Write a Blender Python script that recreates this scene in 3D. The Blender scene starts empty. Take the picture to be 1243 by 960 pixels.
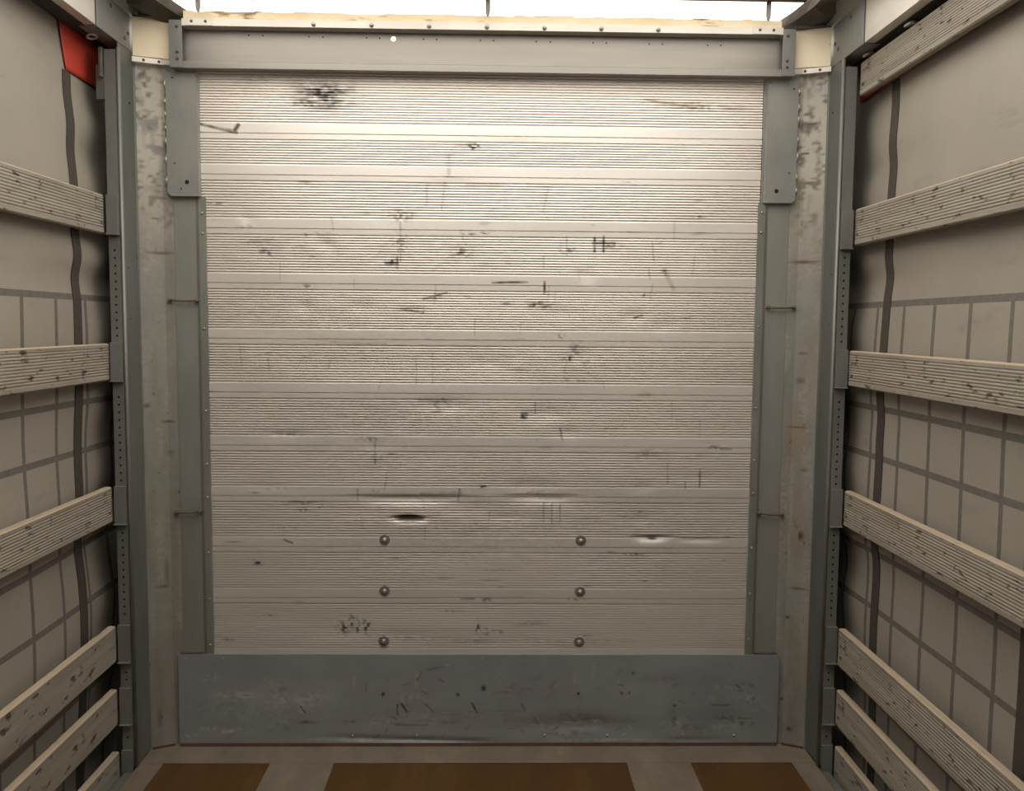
import bpy, bmesh, math, random
import numpy as np
from mathutils import Vector, Matrix
random.seed(7); rng = np.random.default_rng(11)
SC = bpy.context.scene
COL = SC.collection

# ------------------------------------------------------------------ camera
CAM = np.array([0.041, -3.1, 1.535])
R_ = np.array([0.99976682, -0.01981926, 0.00857307])
U_ = np.array([-0.00698044, 0.07907464, 0.99684426])
F_ = np.array([0.02043463, 0.99667166, -0.07891785])
FPX = 1060.0
cd = bpy.data.cameras.new('camera'); cam = bpy.data.objects.new('camera', cd); COL.objects.link(cam)
cd.sensor_fit = 'HORIZONTAL'; cd.sensor_width = 36.0; cd.lens = 36.0 * FPX / 1243.0; cd.clip_start = 0.02
M = Matrix.Identity(4)
for i in range(3):
    M[i][0] = R_[i]; M[i][1] = U_[i]; M[i][2] = -F_[i]; M[i][3] = CAM[i]
cam.matrix_world = M
SC.camera = cam

# ------------------------------------------------------------------ light and exposure
ROOF_OPEN = 2.4          # open roof length, tuned to make light fall off down the bulkhead
BACK = -6.0
w = bpy.data.worlds.new('sky'); SC.world = w; w.use_nodes = True
bg = w.node_tree.nodes['Background']
bg.inputs[0].default_value = (1.0, 0.94, 0.86, 1); bg.inputs[1].default_value = 3.4
SC.view_settings.view_transform = 'Standard'; SC.view_settings.look = 'None'
SC.view_settings.exposure = 0.0; SC.view_settings.gamma = 1.0
SC.view_settings.use_curve_mapping = False

# ------------------------------------------------------------------ helpers
def wall(px, py, Y=0.0):
    """the spot of the bulkhead plane that the photograph shows at (px, py)"""
    d = F_ + R_ * ((px - 621.5) / FPX) - U_ * ((py - 480.0) / FPX)
    return CAM + d * ((Y - CAM[1]) / d[1])

class MB:
    def __init__(self): self.v = []; self.f = []; self.m = []
    def add(self, vs, fs, mi=0):
        o = len(self.v); self.v += [tuple(p) for p in vs]
        self.f += [tuple(i + o for i in f) for f in fs]; self.m += [mi] * len(fs)
    def box(self, a, b, mi=0):
        x0, x1 = sorted((a[0], b[0])); y0, y1 = sorted((a[1], b[1])); z0, z1 = sorted((a[2], b[2]))
        self.add([(x0,y0,z0),(x1,y0,z0),(x1,y1,z0),(x0,y1,z0),(x0,y0,z1),(x1,y0,z1),(x1,y1,z1),(x0,y1,z1)],
                 [(0,3,2,1),(4,5,6,7),(0,1,5,4),(1,2,6,5),(2,3,7,6),(3,0,4,7)], mi)
    def prism(self, poly, fn, a, b, mi=0):
        """closed 2-D outline swept from a to b; fn(u, v, t) gives the 3-D point"""
        n = len(poly)
        vs = [fn(u, v, a) for u, v in poly] + [fn(u, v, b) for u, v in poly]
        fs = [(i, (i+1) % n, n + (i+1) % n, n + i) for i in range(n)] + [tuple(range(n))[::-1], tuple(range(n, 2*n))]
        self.add(vs, fs, mi)
    def sheet(self, pts, t, fn, a, b, mi=0):
        """open 2-D polyline given thickness t, swept from a to b"""
        P = [Vector(p) for p in pts]; off = []
        for i, p in enumerate(P):
            d = Vector((0, 0))
            if i: d += (P[i] - P[i-1]).normalized()
            if i < len(P) - 1: d += (P[i+1] - P[i]).normalized()
            d.normalize(); off.append(p + Vector((-d.y, d.x)) * t)
        self.prism([tuple(p) for p in P] + [tuple(p) for p in off[::-1]], fn, a, b, mi)
    def lathe(self, c, prof, ax='y', n=16, mi=0):
        """prof: (radius, height along -Y or other axis)"""
        vs = []; fs = []
        for r, h in prof:
            for k in range(n):
                a = 2 * math.pi * k / n; p, q = r * math.cos(a), r * math.sin(a)
                if ax == 'y': vs.append((c[0] + p, c[1] - h, c[2] + q))
                elif ax == 'x': vs.append((c[0] + h, c[1] + p, c[2] + q))
                elif ax == '-x': vs.append((c[0] - h, c[1] + p, c[2] + q))
                else: vs.append((c[0] + p, c[1] + q, c[2] + h))
        for j in range(len(prof) - 1):
            for k in range(n):
                k2 = (k + 1) % n
                fs.append((j*n + k, j*n + k2, (j+1)*n + k2, (j+1)*n + k))
        fs.append(tuple(range(n))[::-1]); fs.append(tuple(range((len(prof)-1)*n, len(prof)*n)))
        self.add(vs, fs, mi)
    def tube(self, pts, r, n=10, mi=0):
        P = [Vector(p) for p in pts]; vs = []; fs = []
        for i, p in enumerate(P):
            d = (P[min(i+1, len(P)-1)] - P[max(i-1, 0)]).normalized()
            s = d.orthogonal().normalized() if i == 0 else (s - d * s.dot(d)).normalized()
            t = d.cross(s); rr = r[i] if isinstance(r, (list, tuple)) else r
            for k in range(n):
                a = 2 * math.pi * k / n; vs.append(p + (s * math.cos(a) + t * math.sin(a)) * rr)
        for j in range(len(P) - 1):
            for k in range(n):
                k2 = (k + 1) % n; fs.append((j*n+k, j*n+k2, (j+1)*n+k2, (j+1)*n+k))
        fs.append(tuple(range(n))[::-1]); fs.append(tuple(range((len(P)-1)*n, len(P)*n)))
        self.add(vs, fs, mi)
    def build(self, name, mats, parent=None, bevel=0.0, smooth=False, fix=True):
        me = bpy.data.meshes.new(name); me.from_pydata(self.v, [], self.f)
        if not isinstance(mats, (list, tuple)): mats = [mats]
        for m in mats: me.materials.append(m)
        me.polygons.foreach_set('material_index', self.m)
        if fix:
            bm = bmesh.new(); bm.from_mesh(me); bmesh.ops.recalc_face_normals(bm, faces=bm.faces); bm.to_mesh(me); bm.free()
        if smooth: me.polygons.foreach_set('use_smooth', [True] * len(me.polygons))
        o = bpy.data.objects.new(name, me); COL.objects.link(o)
        if parent: o.parent = parent
        if bevel:
            md = o.modifiers.new('bevel', 'BEVEL'); md.width = bevel; md.segments = 2; md.limit_method = 'ANGLE'
        return o

def grid(name, X, Y, Z, mats, parent=None, mi=None, smooth=False):
    """structured grid of points; X, Y, Z are (rows, cols) arrays"""
    nr, nc = X.shape
    co = np.stack([X, Y, Z], -1).reshape(-1, 3).astype(np.float32)
    i = (np.arange(nr - 1)[:, None] * nc + np.arange(nc - 1)[None, :]).ravel()
    q = np.stack([i, i + 1, i + nc + 1, i + nc], -1).astype(np.int32)
    me = bpy.data.meshes.new(name); me.vertices.add(len(co)); me.vertices.foreach_set('co', co.ravel())
    me.loops.add(q.size); me.loops.foreach_set('vertex_index', q.ravel())
    me.polygons.add(len(q)); me.polygons.foreach_set('loop_start', np.arange(0, q.size, 4, dtype=np.int32))
    me.polygons.foreach_set('loop_total', np.full(len(q), 4, dtype=np.int32))
    for m in (mats if isinstance(mats, (list, tuple)) else [mats]): me.materials.append(m)
    if mi is not None: me.polygons.foreach_set('material_index', np.asarray(mi, dtype=np.int32).ravel())
    me.polygons.foreach_set('use_smooth', np.full(len(q), smooth))
    me.update(calc_edges=True); me.validate()
    o = bpy.data.objects.new(name, me); COL.objects.link(o)
    if parent: o.parent = parent
    return o

def tag(o, label, cat, group=None):
    o['label'] = label; o['category'] = cat
    if group: o['group'] = group
    return o
def struct(o): o['kind'] = 'structure'; return o
def thing(name, label, cat, loc, group=None):
    o = bpy.data.objects.new(name, None); COL.objects.link(o); o.location = loc; o.empty_display_size = 0.05
    return tag(o, label, cat, group)
def settle(root):
    """children were modelled in place: keep them there under the moved Empty"""
    for c in [o for o in COL.objects if o.parent == root]: c.location = -root.location

# ------------------------------------------------------------------ materials
def mat(name, c1, c2, scale=(6, 6, 6), rough=0.6, metal=0.0, lo=0.35, hi=0.65, spots=None, bump=0.0, detail=6, grime_shade=False,
        c3=None, s3=(1.5, 1.5, 1.5), lo3=0.45, hi3=0.7, bscale=None):
    m = bpy.data.materials.new(name); m.use_nodes = True; nt = m.node_tree; N = nt.nodes; L = nt.links
    b = N['Principled BSDF']; b.inputs['Roughness'].default_value = rough; b.inputs['Metallic'].default_value = metal
    tc = N.new('ShaderNodeTexCoord')
    def noise(sc, det, l, h):
        mp = N.new('ShaderNodeMapping'); mp.inputs['Scale'].default_value = sc; L.new(tc.outputs['Object'], mp.inputs[0])
        nz = N.new('ShaderNodeTexNoise'); nz.inputs['Scale'].default_value = 1.0; nz.inputs['Detail'].default_value = det
        nz.inputs['Roughness'].default_value = 0.62
        L.new(mp.outputs[0], nz.inputs['Vector'])
        r = N.new('ShaderNodeMapRange'); r.inputs[1].default_value = l; r.inputs[2].default_value = h; r.clamp = True
        L.new(nz.outputs[0], r.inputs[0]); return nz, r.outputs[0]
    def mix(fac, a, bcol):
        x = N.new('ShaderNodeMix'); x.data_type = 'RGBA'
        L.new(fac, x.inputs[0])
        for k, v in ((6, a), (7, bcol)):
            if isinstance(v, tuple): x.inputs[k].default_value = (*v, 1)
            else: L.new(v, x.inputs[k])
        return x.outputs[2]
    nz, f = noise(scale, detail, lo, hi)
    col = mix(f, c1, c2)
    if c3: 
        _, f3 = noise(s3, 5, lo3, hi3); col = mix(f3, col, c3)
    if spots:                      # (colour, scale, low, high): small marks of wear
        _, fs = noise(spots[1], 3, spots[2], spots[3]); col = mix(fs, col, spots[0])
    if grime_shade:
        at = N.new('ShaderNodeAttribute'); at.attribute_name = 'grime_shade'
        col = mix(at.outputs['Alpha'], col, at.outputs['Color'])
        mm = N.new('ShaderNodeMath'); mm.operation = 'MULTIPLY_ADD'; mm.inputs[1].default_value = -metal; mm.inputs[2].default_value = metal
        L.new(at.outputs['Alpha'], mm.inputs[0]); L.new(mm.outputs[0], b.inputs['Metallic'])
    L.new(col, b.inputs['Base Color'])
    if bump:
        bp = N.new('ShaderNodeBump'); bp.inputs['Strength'].default_value = bump; bp.inputs['Distance'].default_value = 0.004
        src = nz.outputs[0]
        if bscale: src, _ = noise(bscale, 4, 0, 1); src = src.outputs[0]
        L.new(src, bp.inputs['Height']); L.new(bp.outputs[0], b.inputs['Normal'])
    return m

ALU = mat('ribbed_aluminium', (.88,.825,.765), (.80,.75,.69), (1.2, 1, 9), rough=.49, metal=.55, lo=.3, hi=.7, grime_shade=True)
KICK = mat('blue_grey_sheet', (.42,.445,.455), (.33,.35,.36), (4, 4, 7), rough=.48, metal=.45, grime_shade=True, lo=.3, hi=.75)
GALV = mat('galvanised_steel', (.26,.26,.24), (.20,.205,.19), (9, 9, 3), rough=.5, metal=.45, bump=.05)
GALVG = mat('greenish_galvanised_steel', (.20,.21,.185), (.145,.155,.135), (7, 7, 1.6), rough=.52, metal=.45, bump=.05,
            spots=((.10,.085,.07), (22, 22, 14), .68, .74))
GUSSET = mat('light_grey_plate', (.33,.325,.30), (.27,.268,.245), (9, 9, 5), rough=.5, metal=.4, bump=.04)
PLATE = mat('blue_grey_plate', (.37,.375,.335), (.30,.305,.275), (5, 5, 2), rough=.5, metal=.45)
CHAM = mat('grimy_metal', (.31,.285,.24), (.24,.22,.183), (16, 16, 4), rough=.62, metal=.25,
           spots=((.09,.072,.055), (30, 30, 20), .66, .74), c3=(.29,.295,.265), s3=(6, 6, 2.2), bump=.1, grime_shade=True)
STRIP = mat('dull_edge_strip', (.30,.305,.27), (.22,.225,.195), (10, 10, 3), rough=.55, metal=.4)
CREAM = mat('cream_painted_metal', (.93,.80,.58), (.86,.73,.51), (7, 7, 7), rough=.5, metal=.1, spots=((.35,.30,.22), (9, 9, 14), .64, .78))
HEAD = mat('aluminium_beam', (.31,.288,.255), (.26,.243,.217), (1, 1, 12), rough=.42, metal=.55)
LIP = mat('pale_aluminium', (.66,.62,.55), (.55,.52,.46), (3, 3, 9), rough=.45, metal=.4)
OLDWOOD = mat('rust_stained_seal', (.95,.83,.60), (.88,.70,.44), (9, 20, 30), rough=.8, spots=((.26,.13,.05), (7, 20, 30), .58, .70))
SLAT = mat('weathered_slat', (.35,.315,.26), (.255,.225,.18), (40, .9, 40), rough=.75, bump=.12, lo=.32, hi=.68,
           spots=((.05,.038,.03), (48, 17, 45), .595, .68), c3=(.225,.19,.145), s3=(9, 2.2, 9), lo3=.46, hi3=.72)
SLATTOP = mat('bare_wood_edge', (.46,.37,.26), (.35,.285,.205), (60, 1.5, 60), rough=.8, spots=((.20,.15,.10), (40, 8, 40), .62, .72))
TARP = mat('grey_tarpaulin', (.335,.30,.252), (.295,.265,.222), (2, 2, 2), rough=.55, spots=((.24,.22,.19), (3, 3, 12), .62, .78))
BAND = mat('woven_band', (.16,.147,.125), (.125,.114,.098), (2, 60, 60), rough=.7)
STRAP = mat('dark_webbing', (.07,.058,.046), (.052,.043,.034), (20, 60, 60), rough=.8)
RED = mat('red_tarpaulin', (.58,.062,.035), (.48,.045,.028), (3, 3, 3), rough=.5)
DARK = mat('black_rubber', (.02,.019,.018), (.03,.028,.025), rough=.8)
HOLE = mat('dark_hole', (.012,.011,.01), (.016,.015,.013), rough=.9)
RUST = mat('rusty_iron', (.11,.075,.05), (.17,.125,.09), (40, 40, 40), rough=.8, metal=.2)
REDRUST = mat('red_rust', (.105,.055,.03), (.07,.04,.024), (30, 30, 30), rough=.9)
ZINC = mat('zinc_bolt', (.42,.41,.39), (.35,.34,.325), (40, 40, 40), rough=.4, metal=.6)
WASH = mat('dull_washer', (.23,.215,.19), (.18,.168,.15), (40, 40, 40), rough=.6, metal=.3)
PLY = mat('brown_plywood', (.098,.052,.017), (.066,.036,.012), (7, 1.1, 3), rough=.8, c3=(.075,.037,.012), s3=(5, 1.5, 3), spots=((.24,.18,.11), (26, 26, 26), .72, .78))
PLY.node_tree.nodes['Principled BSDF'].inputs['Specular IOR Level'].default_value = .12
FSTEEL = mat('floor_steel', (.225,.185,.135), (.16,.132,.098), (8, 4, 8), rough=.6, metal=.25, c3=(.17,.13,.09), s3=(4, 4, 4), lo3=.5, hi3=.75)
FLAP = mat('brown_folded_tarpaulin', (.10,.085,.067), (.07,.058,.046), (6, 6, 6), rough=.65)
ROOFM = mat('roof_blocker', (.45,.42,.37), (.40,.37,.33), (2, 2, 2), rough=.7)

# ------------------------------------------------------------------ paint and dents on sheet metal
def vnoise(x, z, sx, sz, seed):
    g = np.random.default_rng(seed).random((256, 256)); u = x / sx; v = z / sz
    i = np.floor(u).astype(int); j = np.floor(v).astype(int); fu = u - i; fv = v - j
    fu = fu*fu*(3-2*fu); fv = fv*fv*(3-2*fv)
    a = g[i % 256, j % 256]; b = g[(i+1) % 256, j % 256]; c = g[i % 256, (j+1) % 256]; d = g[(i+1) % 256, (j+1) % 256]
    return (a*(1-fu)+b*fu)*(1-fv) + (c*(1-fu)+d*fu)*fv
RST = (.12,.045,.02)
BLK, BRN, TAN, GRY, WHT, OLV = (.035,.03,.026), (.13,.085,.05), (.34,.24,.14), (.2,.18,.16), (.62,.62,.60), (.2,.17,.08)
def paint(o, X, Z, marks):
    n = X.size; x = X.ravel(); z = Z.ravel(); rgba = np.zeros((n, 4), np.float32)
    for k, (px, py, rx, rz, st, c, kind) in enumerate(marks):
        p = wall(px, py); s = 1 / 342.0; rx *= s; rz *= s
        if kind[0] == 'l':                      # a scratch: rx, rz hold its run in pixels
            L2 = rx*rx + rz*rz; t = np.clip(((x-p[0])*rx - (z-p[2])*rz) / L2, 0, 1)
            d = np.hypot(x-p[0]-t*rx, z-p[2]+t*rz); wd = float(kind[1:] or 1) * s
            a = st * np.clip(1.6 - d / wd, 0, 1) * (0.45 + 0.75 * vnoise(x, z, .02, .012, 50+k))
        else:
            e = ((x-p[0])/rx)**2 + ((z-p[2])/rz)**2; m = e < 6
            a = np.zeros(n); xx, zz = x[m], z[m]
            if kind == 's': nz = vnoise(xx+5, zz+5, .045, .0045, 90+k)*.6 + vnoise(xx+5, zz+5, .012, .009, 190+k)*.5      # streaked
            elif kind == 'b': nz = vnoise(xx+5, zz+5, .010, .008, 290+k)                                                # blotchy
            else: nz = np.full(xx.shape, .75)
            a[m] = st * np.exp(-e[m]) * np.clip((nz - .36) * 3.2, 0, 1.2)
        a = np.clip(a, 0, 1); keep = a > rgba[:, 3]
        rgba[keep, :3] = c; rgba[keep, 3] = a[keep]
    at = o.data.attributes.new('grime_shade', 'FLOAT_COLOR', 'POINT'); at.data.foreach_set('color', rgba.ravel())

# ================================================================== SETTING
SEAMS = [2.43, 2.194, 2.053, 1.869, 1.679, 1.485, 1.295, 1.106, .924, .740, .552, .33]
rows = []                                                     # (z, y): y > 0 lies deeper
for a, b in zip(SEAMS[:-1], SEAMS[1:]):
    z = a; rows += [(a, .005), (a - .0012, .005)] + [(v, 0.) for v in np.linspace(a - .0022, a - .0172, 6)]
    z = a - .018; n = int(round((a - .018 - b - .033) / .0092)); pitch = (a - .018 - b - .033) / n
    for i in range(n):
        rows += [(z - .0008, 0.), (z - .0018, .0062), (z - .0047, .0062), (z - .0063, .0008)]; z -= pitch
    rows += [(v, 0.) for v in np.linspace(z - .0008, b + .0018, 12)] + [(b + .0010, .005)]
rz = np.array([r[0] for r in rows]); ry = np.array([r[1] for r in rows])
nx = 621; gx = np.linspace(-.991, .972, nx)
GX, GZ = np.meshgrid(gx, rz); GY = np.repeat(ry[:, None], nx, 1)
DENTS = [  # px, py, half width, half height, depth mm, sharp top edge
    (498,604,62,9,13,1), (497,628.5,17,4.5,26,1), (655,603,40,8,8,1), (645,590,34,8,6,0), (560,618,50,10,6,0), (450,620,45,10,5,0),
    (540,492,30,9,8,0), (665,502,30,9,7,0), (397,297,9,7,7,0), (371,372,9,7,6,0), (440,372,14,8,6,0), (300,265,8,6,5,0), (345,527,28,5,6,0),
    (455,540,20,8,5,0), (790,652,20,6,13,1), (777,630,13,8,7,0), (850,654,26,5,7,1), (780,592,14,6,6,0), (770,384,14,8,6,0), (712,335,10,8,5,0),
    (690,525,14,8,6,0), (705,430,22,9,5,0), (850,580,24,8,5,0), (560,305,16,10,4,0), (488,300,14,16,4,0), (620,628,30,6,6,0), (320,590,26,5,5,0),
    (805,395,14,8,4,0), (680,380,20,8,4,0), (545,225,24,8,3,0), (495,770,30,6,4,0), (420,768,22,8,5,0), (590,440,30,9,4,0), (470,312,14,8,4,0)]
for px, py, hw, hh, dep, sharp in DENTS:
    p = wall(px, py); dx = (GX - p[0]) / (hw / 342.); dz = (GZ - p[2]) / (hh / 342.)
    if sharp: pr = np.where(dz > 0, np.exp(-(dz*2.6)**4), np.exp(-(dz*1.1)**2)) * np.exp(-np.abs(dx)**3.)
    else: pr = np.exp(-dx**2 - dz**2)
    GY += pr * dep / 1000. * ((1.15 if dep > 20 else .8) if sharp else .45)
GY += (vnoise(GX + 3, GZ + 3, .22, .11, 5) - .5) * .0022      # the boards are a little wavy
wf = struct(grid('wall_front', GX, GY, GZ, ALU))
WM = [(495,626.5,15,2.6,1.3,BLK,'c'), (792,654,6,1.6,1.2,BLK,'c'), (375,105,28,12,.5,GRY,'s'), (392,112,30,12,.95,BLK,'s'), (388,123,34,10,.85,BLK,'s'), (397,130,14,5,.6,BLK,'s'), (310,96,30,5,.3,GRY,'s'),  # leading black marks paint the shade inside the torn dents
      (576,178,10,4,1.1,BLK,'b'), (562,176,12,2,.5,BRN,'s'), (822,125,34,3,.7,TAN,'s'), (860,131,38,3,.9,OLV,'s'), (783,121,60,8,.6,OLV,'l1.2'),
      (237,149,48,11,.9,BRN,'l1.4'), (262,155,24,4,.8,BRN,'l1.6'), (285,158,4,-6,1,BRN,'l2'), (518,222,0,26,.5,GRY,'l1'), (540,222,-4,30,.5,GRY,'l1'), (518,224,24,0,.45,GRY,'l1'),
      (545,188,0,22,.35,GRY,'l2'), (565,224,45,0,.35,GRY,'l1'), (640,225,30,1,.35,GRY,'l1'), (666,226,-6,30,.35,GRY,'l1'), (488,262,14,8,.6,BRN,'b'), (486,270,0,46,.5,BLK,'l1'),
      (486,296,10,12,.55,BLK,'b'), (475,318,7,4,1,BLK,'b'), (482,311,0,14,.9,BLK,'l1.2'), (468,319,14,0,.9,BLK,'l1.6'), (324,306,10,5,.8,BRN,'b'), (318,294,26,6,.4,GRY,'s'),
      (372,285,10,2,.6,BRN,'b'), (560,308,12,9,.7,BRN,'b'), (568,284,8,1.5,1,BLK,'b'), (588,283,6,1.2,.9,BLK,'b'), (722,289,0,16,1,BLK,'l1.2'), (733,287,0,18,1,BLK,'l1.2'), (720,295,26,0,.9,BLK,'l1.2'),
      (742,298,14,4,.5,BLK,'b'), (688,288,0,22,.45,GRY,'l1'), (690,304,10,4,.6,BLK,'b'), (598,343,42,-1,.9,BLK,'l1.2'), (661,342,0,14,1,BLK,'l1.3'), (655,371,14,4,.95,OLV,'b'), (651,368,9,3,.8,BRN,'b'),
      (806,328,12,22,.55,TAN,'l2.2'), (807,329,3,2,.8,BRN,'c'), (372,348,8,2.5,1,OLV,'b'), (490,374,24,2,.75,BRN,'s'), (486,375,28,4,.8,BRN,'l1'), (514,363,28,-8,.8,BRN,'l1.2'), (528,361,6,2,.9,BLK,'b'),
      (785,358,8,2,.8,BLK,'b'), (770,386,10,-3,.8,BLK,'l1.2'), (680,408,5,4,.8,BRN,'b'), (700,424,9,9,.6,BRN,'b'), (689,435,8,4,.9,BLK,'b'), (710,437,6,7,.6,GRY,'b'), (450,416,18,2,.6,TAN,'s'),
      (400,415,68,2,.45,BRN,'l1'), (505,434,0,32,.4,GRY,'l1'), (525,430,0,34,.35,GRY,'l1'), (702,461,24,4,.5,GRY,'b'), (784,480,14,5,.55,TAN,'s'), (535,490,9,8,.6,BLK,'b'), (508,486,40,0,.5,GRY,'l1'), (636,505,5,5,.95,BLK,'b'),
      (650,490,0,12,.5,BLK,'l1'), (345,528,26,4,.5,BLK,'s'), (447,533,16,3,.7,BRN,'b'), (455,534,0,30,.7,BLK,'l1'), (458,554,10,4,.5,BRN,'b'), (680,520,3,15,.55,BLK,'l1.2'), (790,548,16,4,.6,TAN,'s'), (780,552,20,4,.5,BRN,'s'),
      (866,543,6,2,1,BLK,'b'), (874,545,14,0,.8,BLK,'l1'), (850,570,0,22,.7,BLK,'l1'), (832,585,0,8,.5,BLK,'l1'), (457,595,4,2.5,.9,BLK,'b'), (365,610,24,2,.8,BRN,'s'), (388,614,4,3,.9,BRN,'b'), (368,619,5,2,.9,BLK,'b'),
      (330,593,30,2,.4,BRN,'s'), (434,594,0,14,.6,BLK,'l1'), (558,594,-2,14,.8,BLK,'l1.2'), (585,591,10,1.5,1,BLK,'b'), (512,599,48,-1,.55,GRY,'l2'), (660,610,0,24,.6,BLK,'l1'), (670,612,0,24,.55,BLK,'l1'), (680,612,0,22,.5,BLK,'l1'),
      (655,605,28,0,.5,GRY,'l1'), (650,597,10,4,.5,GRY,'b'), (640,598,20,-2,.5,BRN,'l1'), (345,655,10,4,.8,BRN,'l1.2'), (350,640,16,3,.4,GRY,'b'), (312,683,6,3,.95,BLK,'b'), (770,673,14,1.2,.9,BLK,'b'), (792,654,8,2,1,BLK,'b'),
      (530,670,20,2,.35,TAN,'s'), (560,727,16,0,.8,BRN,'l1'), (590,728,6,2,1,BLK,'b'), (590,692,30,2,.35,BRN,'s'), (645,757,20,4,.5,GRY,'s'), (418,762,7,9,.85,BLK,'b'), (427,755,4,8,.9,BLK,'b'), (434,761,2.5,10,.95,BLK,'b'), (445,759,4,11,1.1,BLK,'b'),
      (580,764,2.5,9,1,BLK,'b'), (590,767,4,4,.9,BLK,'b'), (602,767,8,2,.9,BLK,'b'), (500,775,40,3,.4,GRY,'s'), (575,778,24,3,.45,GRY,'s'), (700,778,60,3,.3,GRY,'s'), (848,244,10,2,.6,TAN,'s'), (846,263,12,1.5,.8,BRN,'s'), (848,284,10,1.5,.7,BRN,'s'),
      (800,294,3,1.5,.9,BLK,'b'), (262,247,10,1.2,.9,BLK,'b'), (300,275,12,3,.4,GRY,'b'), (390,283,12,4,.35,GRY,'b'), (370,300,60,12,.22,GRY,'s'), (520,310,120,30,.16,GRY,'s'), (700,430,160,40,.14,TAN,'s'), (480,520,140,60,.16,GRY,'s'),
      (620,170,60,3,.2,TAN,'s'), (300,110,40,12,.2,TAN,'s'), (520,97,200,4,.2,TAN,'s'), (600,640,260,60,.13,BRN,'s'), (420,400,150,40,.12,TAN,'s')]
for k in range(70):
    WM.append((random.uniform(270, 890), random.uniform(170, 780), random.uniform(2, 13), random.uniform(.8, 2.2), random.uniform(.3, .8), random.choice((BLK, BRN, GRY, TAN)), 's'))
for k in range(34):
    WM.append((random.uniform(280, 880), random.uniform(230, 640), random.uniform(-3, 3), random.uniform(8, 26), random.uniform(.2, .45), random.choice((GRY, BRN, GRY)), 'l1'))
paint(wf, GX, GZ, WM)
for px, py in ((467,655),(705,656),(467,717),(704,718),(466,778),(703,779)):
    p = wall(px, py); b = MB(); b.lathe(p, [(.019, -.001), (.019, .002), (.018, .003)], n=24)
    wa = b.build('washer', WASH, wf)
    b = MB(); b.lathe((p[0], p[1] - .003, p[2]), [(.0088, 0), (.0088, .003), (.007, .006), (.004, .0075), (.0, .008)], n=18)
    b.build('bolt_head', ZINC, wa, smooth=True)
# the plain outer skin behind the ribbed boards
b = MB(); b.box((-1.42, .055, -.3), (1.42, .075, 2.50)); struct(b.build('trim_9', GALV))

b = MB(); b.box((-1.19, BACK, -.05), (1.19, .045, 0)); struct(b.build('floor', PLY))
def floor_strip(name, x0, x1, y0, y1, h=.0025):
    b = MB(); b.box((x0, y0, .0002), (x1, y1, h)); return struct(b.build(name, FSTEEL, bevel=.0008))
floor_strip('trim_1', -1.187, 1.187, -.136, .012, .003)
floor_strip('trim_2', -.735, -.512, BACK + .05, -.1362)
floor_strip('trim_3', .518, .745, BACK + .05, -.1362)
floor_strip('trim_4', -1.187, -1.105, BACK + .05, -.1362)
floor_strip('trim_5', 1.105, 1.187, BACK + .05, -.1362)
for s, n in ((-1, 'trim_6'), (1, 'trim_7')):                       # side rails of the chassis
    b = MB(); b.box((s*1.19, BACK, -.28), (s*1.225, .05, -.012)); b.box((s*1.225, BACK, -.28), (s*1.36, .05, -.20)); struct(b.build(n, GALVG))
b = MB(); b.prism([(-.006, .0), (.0, .0), (.0, .008), (-.003, .008)], lambda u, v, t: (t, -.010 + u, .0032 + v * 1.3), -1.09, 1.09)
struct(b.build('trim_8', REDRUST))
b = MB(); b.box((-1.40, BACK - .03, -.3), (1.40, BACK, 2.72)); struct(b.build('wall_back_blocker', GALV))  # added unseen rear wall, shuts out light from behind the camera
b = MB(); b.box((-1.36, BACK, 2.70), (1.36, -ROOF_OPEN, 2.72)); struct(b.build('ceiling_blocker', ROOFM))  # added unseen roof cover, blocks sky light beyond the opening

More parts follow.
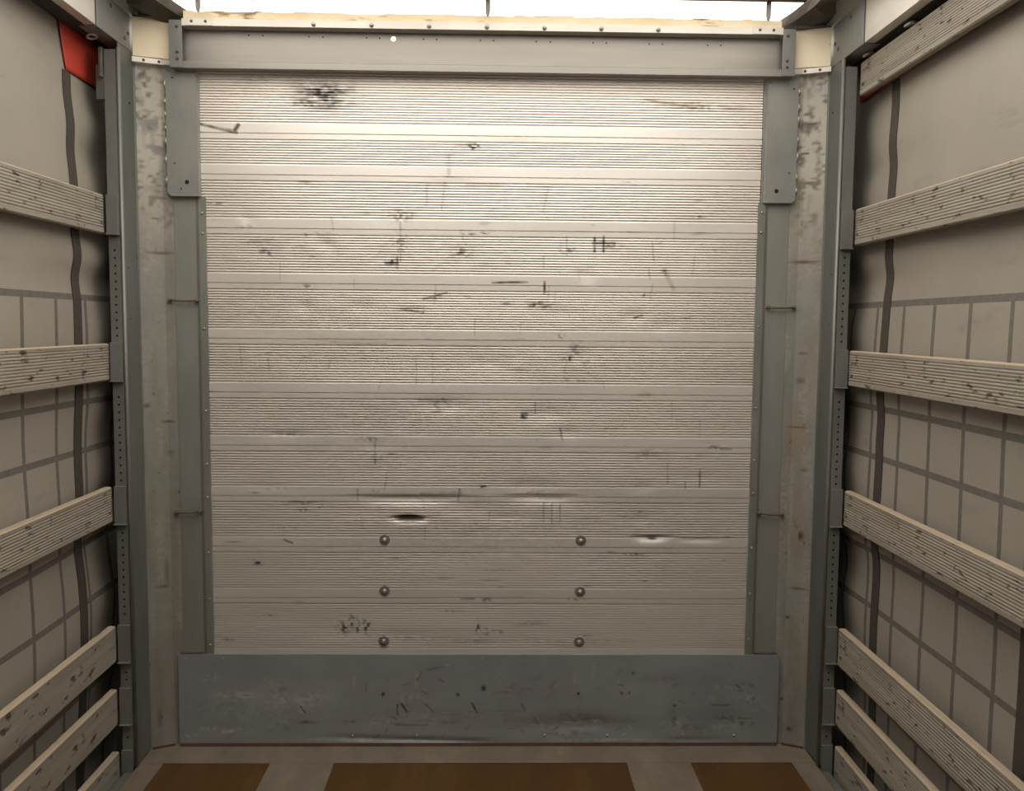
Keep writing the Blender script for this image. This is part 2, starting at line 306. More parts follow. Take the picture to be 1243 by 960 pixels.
# ================================================================== SIDE CURTAINS
STRL = [(82.5,90),(82,112),(86,150),(84,180),(88,222),(87.5,282),(92.5,312),(86,335),(90.5,360),(93,415),(96,485),(95,530),(95.5,567),(97,600),(93,667),(97.5,705),(99.5,745),(100,782),(99.5,845),(96,945)]
STRR = [(1090,100),(1090,125),(1088,150),(1085,175),(1087,200),(1083,235),(1080.5,292),(1078,315),(1082,335),(1078,360),(1074,425),(1069,480),(1071,505),(1069,530),(1068,567),(1065,610),(1062,665),(1065,687),(1064,717),(1063,732),(1059,790),(1058,857),(1058,920)]
HB0 = [1.618, 1.272, 1.108, .787, .594, .286]
def curtain(s):
    left = s < 0
    XT = 1.30; kd = (XT - s * CAM[0]) / (1.33 - s * CAM[0])
    yk_ = lambda y: CAM[1] + (y - CAM[1]) * kd
    zk_ = lambda z: CAM[2] + (z - CAM[2]) * kd
    HB = [zk_(h) for h in HB0]
    ys = yk_(-.213 if left else -.245)
    pts = sorted((wall(x, y, ys)[2], wall(x, y, ys)[0]) for x, y in (STRL if left else STRR))
    pz = np.array([p[0] for p in pts]); pxx = np.array([p[1] for p in pts])
    y0 = yk_(.035 if left else .014)
    zl = sorted(set([round(v, 4) for v in np.arange(-.19, 2.56, .02)] + [h + d for h in HB for d in (-.010, -.0065, .0065, .010)]))
    zl = np.array(zl); zl = zl[np.concatenate([[True], np.diff(zl) > .0012])]
    vb = [y0 - .191 * kd * k for k in range(0, 33)]
    yl = sorted(set([round(v, 4) for v in np.arange(-6.0, .0551, .024)] + [v + d for v in vb for d in (-.009, .009)]))
    yl = np.array([v for v in yl if v > BACK] + [.0565])
    dev = np.interp(zl, pz, pxx)
    dev = np.convolve(np.pad(dev, 2, 'edge'), [.05, .2, .5, .2, .05], 'valid') - s * XT
    YY, ZZ = np.meshgrid(yl, zl)
    fall = np.exp(-((np.clip(-YY + ys, 0, 9)) / .22) ** 1.3) * (1 + .8 * np.clip((YY - ys) / .2, 0, 1))
    XX = s * XT + dev[:, None] * fall + .004 * np.sin(ZZ * 5 + YY * 2.3) + (vnoise(YY + 9, ZZ + 3, .5, .3, 21 if left else 22) - .5) * .010
    XX += .006 * np.sin(ZZ * 27 + 1.3 * s) * np.exp(-((YY + .10) / .09) ** 2)
    # the cloth is drawn out round the post at its end
    XX += -s * .010 * np.exp(-((YY - .05) / .05) ** 2)
    zc = (zl[:-1] + zl[1:]) / 2; yc = (yl[:-1] + yl[1:]) / 2
    hm = np.zeros(len(zc), bool); vm = np.zeros(len(yc), bool)
    for h in HB: hm |= np.abs(zc - h) < .0101
    for v in vb: vm |= np.abs(yc - v) < .0091
    MI = (hm[:, None] | (vm[None, :] & (zc < HB[0])[:, None])).astype(int)
    root = thing('side_curtain', ('banded grey tarpaulin curtain behind the left slats, red corner in full view' if left
                 else 'banded grey tarpaulin curtain behind the right slats, red corner mostly hidden'), 'curtain', (s * XT, -1.5, -.18), 'side curtains')
    grid('tarpaulin', XX, YY, ZZ, [TARP, BAND], root, MI, smooth=True)
    def surf(y, z):
        i = np.argmin(np.abs(yl - y)); return np.interp(z, zl, XX[:, i])
    # dark webbing straps hanging down the cloth
    for k, yk in enumerate((ys, ys - .81, ys - 1.62)):
        zz = np.linspace(-.12, zk_(2.335) if k == 0 else 2.44, 150); b = MB()
        vs = []; fs = []
        for z in zz:
            x = surf(yk, z) - s * .0012
            for dy, dx in ((-.026, 0), (.026, 0), (.026, -s * .0015), (-.026, -s * .0015)): vs.append((x + dx, yk + dy, z))
        for j in range(len(zz) - 1):
            for a in range(4): fs.append((j*4 + a, j*4 + (a+1) % 4, j*4 + 4 + (a+1) % 4, j*4 + 4 + a))
        b.add(vs, fs); b.build('strap', STRAP, root)
    # red corner piece welded on at the top
    ya = yk_(-.222 if left else -.37); zb = zk_(2.337)
    zr = np.linspace(zb, 2.49, 12); yr = np.linspace(ya, .045 if left else -.03, 24); RY, RZ = np.meshgrid(yr, zr)
    RX = np.array([[surf(y, z) for y in yr] for z in zr]) - s * .006
    o = grid('corner_patch', RX, RY - (RZ - zb) * .3 * (RY < ya + .03), RZ, RED, root, smooth=True); o['label'] = 'red corner patch'
    md = o.modifiers.new('thickness', 'SOLIDIFY'); md.thickness = .0015; md.offset = 0
    settle(root)
curtain(-1); curtain(1)

# ================================================================== FRONT CORNER POSTS
def post(s):
    left = s < 0
    root = thing('corner_post', ('galvanised corner post with perforated edge at the front left corner' if left else 'galvanised corner post with perforated edge at the front right corner'),
                 'post', (s * 1.15, -.05, 0), 'front corner posts')
    q = lambda u, v, t: (s * u, v, t)
    b = MB(); b.sheet([(.975 if not left else .993, .003), (1.078, .003)], .004, q, .347, 2.41); b.build('flat_plate', PLATE, root)['label'] = 'blue-grey flat plate'
    uu = [(1.0785 + (1.112 - 1.0785) * t, .002 - .004 * t) for t in np.linspace(0, 1, 6)[:-1]] + [(1.112 + .0735 * t, -.002 - .032 * t) for t in np.linspace(0, 1, 12)]
    if not left: uu = uu[::-1]
    zz = np.linspace(2.425, .003, 700); U, ZZ = np.meshgrid([s * u for u, v in uu], zz); V = np.repeat(np.array([v for u, v in uu])[None, :], len(zz), 0)
    o = grid('bevelled_plate', U, V, ZZ, CHAM, root); md = o.modifiers.new('thickness', 'SOLIDIFY'); md.thickness = .003; md.offset = -1
    wear = np.clip((ZZ - 1.75) / .35, 0, 1) * np.clip((vnoise(U + 3, ZZ, .03, .11, 31) * .6 + vnoise(U + 3, ZZ, .012, .02, 32) * .5 - .30) * 3.2, 0, 1)
    wear = np.maximum(wear, .5 * np.clip((vnoise(U + 3, ZZ, .03, .16, 33) - .60) * 5, 0, 1) * vnoise(U + 3, ZZ, .008, .008, 34)) * .95
    rgba = np.zeros((U.size, 4), np.float32); rgba[:, :3] = (.47, .435, .37); rgba[:, 3] = wear.ravel()
    dk = np.clip((vnoise(U + 5, ZZ, .022, .040, 35) * .6 + vnoise(U + 5, ZZ, .012, .010, 36) * .5 - .60) * 4, 0, 1) * np.clip((ZZ - 1.2) / .8, .25, 1)
    mk = dk.ravel()[:, None]; rgba[:, :3] = rgba[:, :3] * (1 - mk) + np.array((.15, .13, .10)) * mk; rgba[:, 3] = np.maximum(rgba[:, 3], .7 * dk.ravel())
    for px, py, hw, hh, c, st in (((195,307,11,1.4,BRN,1), (180,492,3,2,BRN,1), (203,512,5,1.4,BLK,.9), (205,550,4,3,BRN,.6), (195,240,5,1.4,BRN,.7), (192,180,8,5,GRY,.8), (185,150,7,4,GRY,.7), (202,695,2,14,BRN,.6), (198,712,6,1.4,BRN,.9), (195,870,2,10,BRN,.7), (188,265,4,1.2,BRN,.7)) if left else
                                  ((976,318,11,1.6,RST,1), (968,519,9,1.3,BRN,1), (971,650,3,4.5,RST,1.2), (968,714,7,1.4,BRN,1), (974,429,4,1.4,BRN,.9), (972,462,4,3,BRN,.8), (966,640,4,40,TAN,.35), (985,150,9,2,BLK,.8), (978,186,9,1.6,BLK,.7), (982,222,8,2,BRN,.8), (957,750,2,2,BLK,1), (958,885,2.5,2.5,BLK,1), (950,850,2,2,BLK,.9), (975,570,3,2,BRN,.7), (968,527,12,25,TAN,.3))):
        p = wall(px, py, -.015); e = ((U.ravel() - p[0]) / (hw / 342.)) ** 2 + ((ZZ.ravel() - p[2]) / (hh / 342.)) ** 2
        a = st * np.exp(-e * .7); m = a > np.maximum(rgba[:, 3] * .6, .08); rgba[m, :3] = c; rgba[m, 3] = np.minimum(a[m], 1)
    o.data.attributes.new('grime_shade', 'FLOAT_COLOR', 'POINT').data.foreach_set('color', rgba.ravel())
    b = MB(); b.sheet([(1.1855, -.0345), (1.190, -.040), (1.190, -.155)], .004, q, .003, 2.445 if left else 2.426); b.build('inner_face', GALVG, root, bevel=.0006)['label'] = 'greenish galvanised face'
    b = MB(); b.prism([(1.1905 + .006*math.cos(a) - .001, -.158 + .008*math.sin(a)) for a in np.linspace(0, 2*math.pi, 13)[:-1]], q, .003, 2.425)
    b.build('rolled_lip', GALV, root, smooth=True)
    fl = MB(); fl.sheet([(1.1955, -.163), (1.233, -.163), (1.236, -.158), (1.236, -.10)], .003, q, .003, 2.42 if left else 2.40)
    zs = [1.93, 1.464, .986, .504, .286, .08] if not left else [1.952, 1.468, .985, .506, .286, .065]
    hts = [.126 if left else .118] * len(zs)
    z = 1.80; k = 0
    while z > .03:
        if not any(t - .155 < z < t + .02 for t in zs):
            fl.lathe((s * 1.214, -.1605 - .003, z), [(.0037, .0), (.0037, .0006)], n=10, mi=1)
        z -= .0256
    fl.build('perforated_edge', [GALV, HOLE], root)
    for i, t in enumerate(zs):
        if left and i == 0: pass
        b = MB()
        b.box((s * 1.197, -.172, t - .126), (s * 1.2335, -.1636, t + .002))
        b.box((s * 1.1955, -.182, t - .129), (s * 1.2365, -.1636, t - .1255))
        b.box((s * 1.2335, -.172, t - .126), (s * 1.2365, -.1636, t + .002))
        b.build('slat_bracket', GALV, root, bevel=.0008)
    if left:
        b = MB(); b.box((-1.262, -.160, 2.262), (-1.236, -.152, 2.372)); b.box((-1.246, -.175, 2.33), (-1.2365, -.150, 2.425)); b.build('catch_plate', GALVG, root, bevel=.001)
    # round holes and dabs in the inner face
    for (y, zz, r) in ((-.075, 2.27, .005), (-.12, 1.72, .003), (-.11, 1.55, .003)):
        b = MB(); b.lathe((s * 1.1900, y, zz), [(r, 0), (r, .0006)], ax='-x' if s > 0 else 'x', n=12); b.build('drill_hole', HOLE, root)
    # foot rust
    b = MB(); b.prism([(1.1115, -.0035), (1.181, -.0345), (1.180, -.0385), (1.1105, -.0075)], q, .003, .010); b.build('foot_weld', REDRUST, root)['label'] = 'rusty weld at the foot'
    settle(root)
post(-1); post(1)

# dark riveted edge strips
for s in (-1, 1):
    root = thing('edge_strip', 'narrow riveted grey strip along the %s edge of the ribbed boards' % ('left' if s < 0 else 'right'), 'strip', (s * .98, 0, .343), 'edge strips of the bulkhead')
    b = MB(); b.sheet([(s*.965, .0025), (s*.966, -.0035), (s*.990, -.0035), (s*1.001, .001)] if s > 0 else [(s*1.001, .001), (s*.990, -.0035), (s*.966, -.0035), (s*.965, .0025)], .002, lambda u, v, t: (u, v, t), .340, 1.972)
    b.build('strip', STRIP, root)
    for z in (1.93, 1.86, 1.53, 1.24, 1.05, .93, .73, .56, .39):
        b = MB(); b.lathe((s*.978, -.0055, z + s*.012), [(.0042, -.002), (.0042, .001), (.0028, .0025), (0, .003)], n=10); b.build('rivet', ZINC, root, smooth=True)
    settle(root)

# gusset plates
for s in (-1, 1):
    root = thing('gusset_plate', 'tall grey gusset plate with welded outer edge on the upper %s of the bulkhead' % ('left' if s < 0 else 'right'), 'plate', (s * 1.04, 0, 1.974), 'upper gusset plates')
    b = MB(); z0 = 1.974; x0, x1 = .986, 1.091
    b.prism([(x0, z0), (x1 - .012, z0), (x1, z0 + .012), (x1, 2.392), (x0, 2.392)], lambda u, v, t: (s*u, t, v), -.0165, -.0125)
    b.sheet([(x0, -.0165), (x0 - .0035, -.006), (x0 - .0035, .001)] , .002, lambda u, v, t: (s*u, v, t), z0, 2.392)
    b.box((s*x0, -.019, z0 - .001), (s*(x1 - .012), -.010, z0 + .004))
    for px, py, r in (((227,221,.0075),(209,94,.0032),(212,198,.003),(220,229,.0032),(238,92,.002)) if s < 0 else ((942.5,232,.0075),(964,108,.0032),(958,210,.003),(936,101,.002))):
        p = wall(px, py, -.0165); b.lathe((p[0], -.0165, p[2]), [(r, 0), (r, .0006)], n=14, mi=1)
    b.build('plate', [GUSSET, HOLE], root, bevel=.0006)
    wz = 2.37
    while wz > 2.0:
        b = MB()
        ln = random.uniform(.018, .034); b.tube([(s*(x1 + .001), -.010, wz), (s*(x1 + .004), -.012, wz - ln*.5), (s*(x1 + .001), -.010, wz - ln)], [.0025, .0048, .0025], n=8); b.build('weld_bead', LIP, root, smooth=True); wz -= ln + random.uniform(.016, .05)
    b = MB(); b.box((s*x0, -.0122, z0), (s*(x1 - .012), .0008, 2.392)) ; b.build('packer', PLATE, root)
    settle(root)

# kick plate
root = thing('kick_plate', 'blue-grey sheet metal kick plate along the foot of the bulkhead', 'plate', (0, 0, .004))
kx = np.linspace(-1.094, 1.092, 440); kz = np.linspace(.345, .006, 70); KX, KZ = np.meshgrid(kx, kz)
KY = -.006 + (vnoise(KX + 3, KZ + 3, .16, .08, 9) - .5) * .003
for px, py, hw, hh, dep in ((700,880,60,10,9),(500,897,60,4,8),(560,899,40,4,6),(727,875,8,6,6),(818,872,9,12,5),(880,872,24,9,4),(705,878,6,5,6),(430,894,30,4,5),(840,897,30,4,5)):
    p = wall(px, py); KY += np.exp(-((KX-p[0])/(hw/342.))**2 - ((KZ-p[2])/(hh/342.))**2) * dep / 1000.
KY = np.minimum(KY, .004)
o = grid('sheet', KX, KY, KZ, KICK, root)
md = o.modifiers.new('thickness', 'SOLIDIFY'); md.thickness = .003; md.offset = -1
KM = [(290,843,26,6,.7,WHT,'s'), (340,848,30,10,.5,WHT,'b'), (375,848,24,10,.5,WHT,'b'), (400,846,8,10,.3,WHT,'b'), (365,845,2,18,.45,WHT,'l2'), (258,882,16,4,.8,WHT,'b'), (280,886,20,3.5,.8,WHT,'b'), (250,884,10,1,.4,WHT,'s'),
      (375,875,12,2,.9,BRN,'s'), (425,874,8,2,.8,BRN,'s'), (548,875,14,2,.6,BRN,'s'), (587,834,2.5,3.5,1.3,BLK,'c'), (556,842,2,2,1.1,BLK,'c'), (483,854,0,12,1,BLK,'l1.2'), (487,852,8,12,1,BLK,'l1.2'), (365,856,6,8,.8,BLK,'l1'),
      (516,853,10,10,.8,BLK,'l1.1'), (573,852,6,12,1,BLK,'l1.2'), (540,808,-22,4,.5,BLK,'l1'), (512,815,-6,10,.6,BLK,'l1'), (485,868,10,2,.7,BLK,'b'), (480,878,40,1,.6,BLK,'l1'), (520,868,24,8,.25,WHT,'b'), (465,876,24,4,.35,WHT,'b'),
      (700,868,40,10,.4,(.09,.075,.06),'s'), (690,890,30,5,.6,BRN,'s'), (640,878,50,6,.3,GRY,'s'), (720,874,8,3,.7,WHT,'b'), (690,876,24,2,.5,WHT,'s'), (818,855,2,1.5,1.2,BLK,'c'), (818,872,4,10,.6,BLK,'b'), (862,854,24,0,.6,BLK,'l1'), (900,875,16,6,.7,BLK,'b'), (880,870,12,5,.5,BLK,'b'),
      (754,840,1.5,1.5,1.1,BLK,'c'), (764,840,1.5,1.5,1.1,BLK,'c'), (768,816,2,1.5,1,BLK,'c'), (633,853,4,8,.8,BLK,'l1'), (660,840,50,16,.2,GRY,'b'), (600,800,40,10,.15,BRN,'b'), (697,815,0,12,.3,WHT,'l2'), (720,806,0,14,.25,WHT,'l2'), (300,862,60,16,.18,WHT,'b'),
      (430,822,0,14,.3,WHT,'l2'), (506,814,0,20,.25,WHT,'l2'), (262,815,0,14,.35,WHT,'l1.4'), (450,897,90,2.5,.6,WHT,'s'), (520,895,40,2,.7,WHT,'s'), (740,897,60,2,.5,WHT,'s'), (580,868,170,12,.2,BRN,'s'), (840,880,60,10,.25,BRN,'s'), (600,862,60,1,.4,BLK,'s')]
for k in range(50): KM.append((random.uniform(440, 930), random.uniform(805, 890), random.uniform(-8, 8), random.uniform(-5, 9), random.uniform(.3, .75), random.choice((BLK, BRN, GRY, WHT)), 'l1'))
for k in range(26): KM.append((random.uniform(230, 930), random.uniform(805, 892), random.uniform(6, 30), random.uniform(2, 8), random.uniform(.2, .4), random.choice((GRY, WHT, BLK)), 'b'))
paint(o, KX, KZ, KM)
for px, py in ((225,800),(270,800),(334,800),(428,799),(507,799),(585,799),(662,800),(739.5,800),(832,801),(893.5,801),(937,801),(225.7,847.5),(935.6,848),(227,895),(270,895),(334,894),(428,893.5),(506,893),(585,893.5),(661,893),(737.5,893),(829,892),(891,893),(935,895)):
    p = wall(px, py, -.008); b = MB(); b.lathe((p[0], -.0045, p[2]), [(.0064, -.001), (.0064, .002), (.0048, .0045), (.002, .0058), (0, .006)], n=12)
    b.build('rivet', ZINC, root, smooth=True)
for px, py in ((465.5,841),(702,840.5)):
    p = wall(px, py, -.008); b = MB(); b.lathe((p[0], -.0045, p[2]), [(.010, -.001), (.010, .003), (.006, .004), (.006, .010), (.0, .0105)], n=6); b.build('hex_bolt', RUST, root)
settle(root)
for s in (-1, 1):      # rusty top edge of the sheet at either end
    b = MB(); b.box((s*1.005, -.008, .3455), (s*1.085, .004, .3495)); o = b.build('rusty_ledge', REDRUST, bevel=.0005)
    tag(o, 'thin rusty ledge on top of the kick plate at its %s end' % ('left' if s < 0 else 'right'), 'ledge')

# hinged lashing bars
def lash(pa, pb, label, knob):
    a = wall(*pa, -.004); c = wall(*pb, -.004); root = thing('lashing_bar', label, 'bar', tuple((a + c) / 2), 'rusty lashing bars')
    b = MB(); n = 7; pts = [tuple(a + (c - a) * (i / (n-1)) + np.array([0, -.009 - .003 * math.sin(i / (n-1) * math.pi), -.003 * math.sin(i / (n-1) * math.pi)])) for i in range(n)]
    b.tube(pts, .0036, n=8); b.build('bar', RUST, root, smooth=True)
    for e in knob:
        p = (a, c)[e]; b = MB(); b.lathe((p[0], p[1] + .010, p[2]), [(.006, 0), (.0065, .012), (.0065, .020), (.004, .024), (0, .0245)], n=12); b.build('end_bolt', RUST, root, smooth=True)
    settle(root)
lash((207,364), (239,365), 'upper rusty lashing bar on the left corner post plate', (0, 1))
lash((215,621), (243,620), 'lower rusty lashing bar on the left corner post plate', (0, 1))
lash((932,373), (963,373), 'upper rusty lashing bar on the right corner post plate', (0, 1))
lash((921,622), (949,624), 'lower rusty lashing bar on the right corner post plate', (0, 1))

# ================================================================== HEADER BEAM
root = thing('header_beam', 'aluminium channel beam across the top of the bulkhead with screwed lip', 'beam', (0, -.02, 2.395))
hp = wall(477.5, 47, -.02); hx, hz = hp[0], hp[2]
b = MB(); y0, y1 = -.02, -.016; r, hc = .0085, .016     # the web, with its one open hole
n = 16
for y in (y0, y1):
    ring = [(hx + r*math.cos(2*math.pi*(k+.5)/n), y, hz + r*math.sin(2*math.pi*(k+.5)/n)) for k in range(n)]
    sq = []
    for k in range(n):
        a = 2*math.pi*(k+.5)/n; m = max(abs(math.cos(a)), abs(math.sin(a))); sq.append((hx + hc*math.cos(a)/m, y, hz + hc*math.sin(a)/m))
    # corners of the cell
    b.add(ring + sq, [(k, (k+1) % n, n + (k+1) % n, n + k) for k in range(n)])
    for cx_, cz_ in ((1,1),(-1,1),(-1,-1),(1,-1)):
        an = math.atan2(cz_, cx_) % (2*math.pi); k = int(round(an / (2*math.pi) * n - .5 - .5)) % n
        b.add([sq[k], sq[(k+1) % n], (hx + cx_*hc, y, hz + cz_*hc)], [(0, 1, 2)])
    X0, X1, Z0, Z1 = -1.055, 1.055, 2.405, 2.551
    for (xa, xb, za, zb) in ((X0, hx-hc, Z0, Z1), (hx+hc, X1, Z0, Z1), (hx-hc, hx+hc, Z0, hz-hc), (hx-hc, hx+hc, hz+hc, Z1)):
        b.add([(xa,y,za),(xb,y,za),(xb,y,zb),(xa,y,zb)], [(0,1,2,3)])
for px in (302,319,375,392,445,461,514,530,583,599,651,668,720,736,788,804,859,875):
    p = wall(px, 43 + (px - 302) * .0215, y0); b.lathe((p[0], y0, p[2]), [(.0028, 0), (.0028, .0006)], n=10, mi=1)
b.build('web', [HEAD, HOLE], root, fix=False)
b = MB(); b.prism([(-.062, 2.531), (-.012, 2.531), (-.012, 2.535), (-.058, 2.535), (-.058, 2.555), (-.062, 2.555)], lambda u, v, t: (t, u, v), -1.016, 1.016)
b.build('upper_lip', LIP, root, bevel=.0006)
b = MB(); b.prism([(-.020, 2.428), (-.050, 2.418), (-.050, 2.396), (-.012, 2.396), (-.012, 2.428)], lambda u, v, t: (t, u, v), -1.058, 1.058)
b.build('lower_lip', HEAD, root, bevel=.001)
for s in (-1, 1):
    b = MB(); b.box((s*1.017, -.056, 2.396), (s*1.061, -.051, 2.552)); b.box((s*1.057, -.051, 2.398), (s*1.061, .0, 2.55))
    e = b.build('end_plate', GALV, root, bevel=.0008)
    for z in (2.425, 2.447, 2.53): 
        m = MB(); m.lathe((s*1.034, -.056, z), [(.0052, 0), (.0052, .003), (.003, .005), (0, .0055)], n=6); m.build('bolt', RUST, e)
    b = MB(); b.box((s*.912, -.0645, 2.532), (s*1.0, -.0623, 2.556)); j = b.build('joint_plate', LIP, root)
    for x in (.935, .982):
        m = MB(); m.lathe((s*x, -.0645, 2.545), [(.005, 0), (.005, .001), (.003, .0015)], n=10); m.build('screw', RUST, j)
for px in (380.7, 451, 521, 591, 661, 730, 799):
    p = wall(px, 27.5 + (px - 380.7) * .0285, -.062); b = MB(); b.lathe((p[0], -.062, 2.541), [(.0075, 0), (.0075, .003), (.0055, .007), (.002, .009), (0, .009)], n=12); b.build('screw', ZINC, root, smooth=True)
settle(root)
b = MB(); nn = 60
for i in range(nn):
    xa, xb = -1.01 + 2.02*i/nn, -1.01 + 2.02*(i+1)/nn; t = 2.580 + random.uniform(-.0025, .0025)
    b.box((xa, -.060 + random.uniform(-.001, .001), 2.5555), (xb, -.015, t))
tag(b.build('roof_seal', OLDWOOD), 'rust-stained cream sealing strip lying along the top of the header beam', 'seal')

# cream corner pieces and the screwed flange below them
for s in (-1, 1):
    root = thing('corner_bracket', 'cream painted corner bracket between the header beam and the %s roof rail' % ('left' if s < 0 else 'right'), 'bracket', (s * 1.12, -.03, 2.40), 'cream corner brackets')
    q = lambda u, v, t: (s*u, v, t)
    b = MB(); b.sheet([(1.0625, -.012), (1.1843, -.053)], .006, q, 2.433, 2.562); b.build('panel', CREAM, root, bevel=.001)
    b = MB(); b.sheet([(1.058, -.022), (1.100, -.026), (1.1843, -.062)], .004, q, 2.412, 2.430); f = b.build('flange', LIP, root, bevel=.001)
    for x, y in ((1.105, -.029), (1.150, -.047)):
        m = MB(); m.lathe((s*x, y, 2.421), [(.0045, 0), (.0045, .003), (0, .005)], n=8); m.build('screw', RUST, f)
    b = MB(); b.box((s*1.0625, -.05, 2.5625), (s*1.1843, .03, 2.568)); b.build('cap', GALVG, root)
    settle(root)

# ================================================================== ROOF RAILS
for s in (-1, 1):
    left = s < 0
    root = thing('roof_rail', 'aluminium roof rail running back along the top of the %s curtain' % ('left' if left else 'right'), 'rail', (s * 1.22, -1.5, 2.44), 'roof rails')
    z0 = 2.447 if left else 2.428
    q = lambda u, v, t: (s*u, t, v)
    b = MB(); b.prism([(1.196, z0 + .004), (1.196, 2.56), (1.150, 2.606), (1.154, 2.610), (1.205, 2.60), (1.25, 2.60), (1.25, z0 + .004)], q, BACK, -.302)
    b.build('profile', LIP, root, bevel=.001)
    b = MB(); b.prism([(1.191, z0), (1.191, 2.565), (1.150, 2.604), (1.154, 2.608), (1.205, 2.60), (1.25, 2.60), (1.25, z0)], q, -.30, .03)
    c = b.build('connector', GALV, root, bevel=.0015); c['label'] = 'darker galvanised end connector with bolts'
    for y, z in ((-.20, 2.545), (-.10, 2.475), (-.07, 2.50), (-.02, 2.54)):
        m = MB(); m.lathe((s*1.191, y, z), [(.0065, -.001), (.0065, .002), (.004, .003), (0, .0032)], ax='-x' if s > 0 else 'x', n=12); m.build('bolt', RUST, c, smooth=True)
    b = MB(); b.box((s*1.23, BACK, z0 + .002), (s*1.285, .04, z0 + .022), 0); b.box((s*1.302, BACK, z0 + .022), (s*1.40, .045, 2.72)); b.box((s*1.2505, BACK, z0 + .03), (s*1.285, .04, 2.70))
    b.build('curtain_track', DARK, root)
    for y in ((-.214, -.85, -1.5) if left else (-.214, -.50, -1.1, -1.7)):
        b = MB(); pts = [(s*1.247 + .013*math.cos(a) , y + .019*math.sin(a), z0 - .004 + .004*math.cos(a)) for a in np.linspace(0, 2*math.pi, 17)]
        b.tube(pts, .0042, n=8); b.build('roller_ring', LIP, root, smooth=True)
    settle(root)

# folded roof tarpaulin lying along either rail
for s in (-1, 1):
    left = s < 0; b = MB(); yy = [.03 - .05*i for i in range(70)]; vs = []; fs = []
    sec = [(1.080, 2.585), (1.070, 2.612), (1.095, 2.640), (1.15, 2.668), (1.28, 2.70), (1.28, 2.606), (1.20, 2.606), (1.14, 2.600)]
    for i, y in enumerate(yy):
        d = (.11 if left else .075) * max(0, 1 - i / 3.5)
        for k, (u, v) in enumerate(sec):
            vs.append((s*(u - d * (k in (0, 1)) - .6 * d * (k in (2, 7)) + random.uniform(-.003, .003)), y,
                       v - .35 * d * (k in (0, 1, 2, 7)) + random.uniform(-.003, .003) - (.02 if k in (5, 6, 7) and i < 4 else 0)))
    n = len(sec)
    for i in range(len(yy) - 1):
        for k in range(n): fs.append((i*n + k, i*n + (k+1) % n, (i+1)*n + (k+1) % n, (i+1)*n + k))
    fs += [tuple(range(n)), tuple(range((len(yy)-1)*n, len(yy)*n))]
    b.add(vs, fs)
    tag(b.build('folded_roof_tarpaulin', FLAP, smooth=False), 'brown folded edge of the roof tarpaulin along the top of the %s roof rail' % ('left' if left else 'right'), 'tarpaulin', 'folded roof tarpaulin edges')

# roof bow with its hooks
root = thing('roof_bow', 'dark roof bow with hanging hooks across the open roof', 'bow', (0, -.12, 2.62))
b = MB(); b.prism([(-.135, 2.622), (-.105, 2.622), (-.100, 2.628), (-.100, 2.655), (-.140, 2.655), (-.140, 2.628)], lambda u, v, t: (t, u, v), -1.14, 1.14); b.build('cross_bar', REDRUST, root, bevel=.001)
for x in (-.947, .011, .951):
    b = MB(); b.prism([(x - .008, 2.640), (x - .008, 2.578), (x - .005, 2.566), (x, 2.562), (x + .005, 2.566), (x + .008, 2.578), (x + .008, 2.640)], lambda u, v, t: (u, t, v), -.104, -.098)
    b.build('hook', WASH, root, bevel=.001)
settle(root)

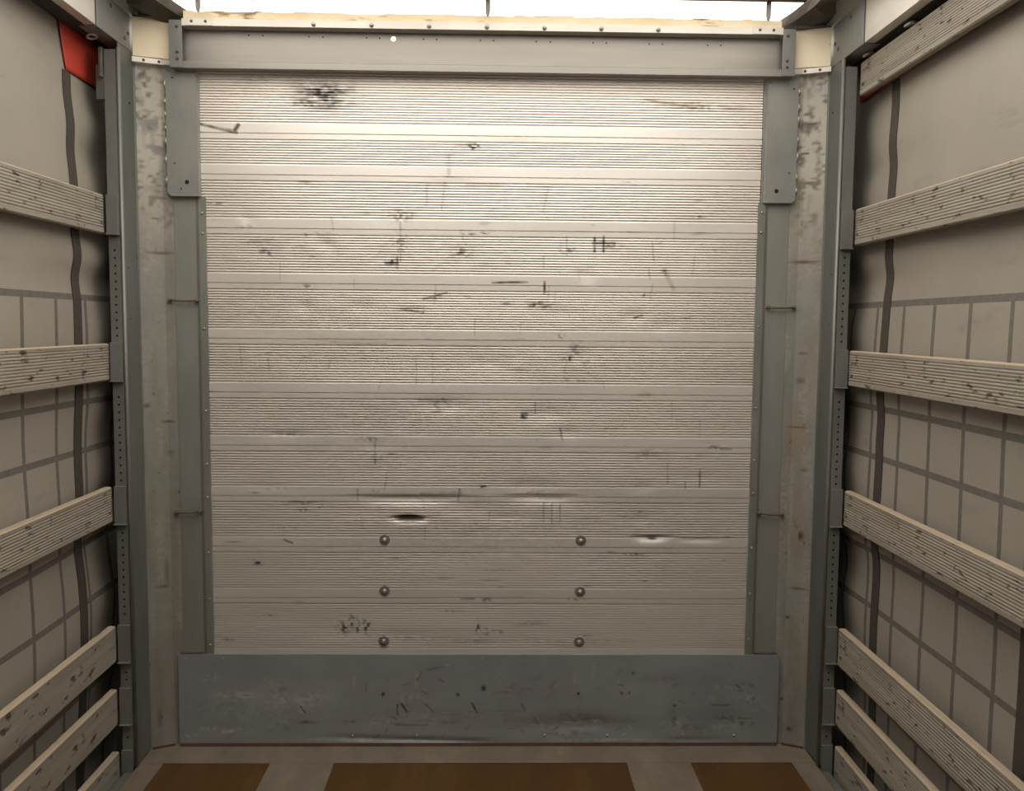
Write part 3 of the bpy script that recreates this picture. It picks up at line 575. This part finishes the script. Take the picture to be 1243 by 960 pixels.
# ================================================================== WOODEN SLATS
def slat(name_label, s, zt, h, grooves, tilt=0.0, seed=0):
    """one plank; its grooved face looks into the load space"""
    rnd = random.Random(seed); x_in, t = 1.2405, .024
    prof = [(0.004, 0), (0, -.004)]
    if grooves:
        g = (h - .026) / 11
        z = -.013
        for i in range(11):
            prof += [(0, z), (.0016, z - g*.18), (.0016, z - g*.42), (0, z - g*.62)]; z -= g
    prof += [(0, -h + .004), (.004, -h), (t - .002, -h), (t, -h + .003), (t, -.003), (t - .002, 0)]
    ys = np.concatenate([[-.1745], np.arange(-.30, -4.2, -.14)]); n = len(prof); vs = []; fs = []; mi = []
    ph = rnd.uniform(0, 6)
    for y in ys:
        dz = .0014 * math.sin(y * 1.7 + ph) ; dx = .002 * math.sin(y * 1.1 + ph * 2)
        for u, v in prof: vs.append((s * (x_in + u + dx), y, zt + v + dz + tilt * (y + .17)))
    for j in range(len(ys) - 1):
        for k in range(n):
            fs.append((j*n + k, j*n + (k+1) % n, (j+1)*n + (k+1) % n, (j+1)*n + k)); mi.append(1 if k in (0, n-1, n-2) else 0)
    fs += [tuple(range(n)), tuple(range((len(ys)-1)*n, len(ys)*n))]; mi += [0, 0]
    b = MB(); b.v = [tuple(v) for v in vs]; b.f = fs; b.m = mi
    o = b.build('timber_board', [SLAT, SLATTOP]); 
    c = sum((Vector(v) for v in vs), Vector()) / len(vs); c = Vector((round(c.x, 3), -2.2, zt - h))
    o.data.transform(Matrix.Translation(-c)); o.location = c
    return tag(o, name_label, 'board', 'wooden slats of the %s side' % ('left' if s < 0 else 'right'))
slat('grooved grey wooden slat, highest on the left side, below the red curtain corner', -1, 1.952, .126, True, 0, 1)
slat('grooved grey wooden slat on the left side, second from top, almost level', -1, 1.468, .123, True, .004, 2)
slat('grooved brownish wooden slat on the left side, third from the top', -1, .985, .121, True, 0, 3)
slat('wide wooden slat with pale top edge, third from the floor on the left side', -1, .506, .126, False, 0, 4)
slat('smooth wooden slat on the left side, second from the floor', -1, .286, .126, False, 0, 5)
slat('lowest wooden slat on the left side, just above floor level', -1, .066, .122, False, 0, 6)
slat('pale grooved wooden slat, highest on the right side, hiding the red curtain corner', 1, 2.408, .107, True, -.004, 7)
slat('grooved grey wooden slat on the right side, second from the top', 1, 1.932, .119, True, 0, 8)
slat('grooved wooden slat on the right side, third from top, almost level', 1, 1.462, .120, True, .004, 9)
slat('grooved wooden slat with dark marks on the right side, middle of the lower five', 1, .985, .122, True, .002, 10)
slat('grooved wooden slat with bright tan top edge, third from the floor on the right side', 1, .502, .132, True, 0, 11)
slat('wooden slat with tan top edge on the right side, second from the floor', 1, .284, .127, True, 0, 12)
slat('lowest wooden slat on the right side, just above floor level', 1, .080, .122, False, 0, 13)
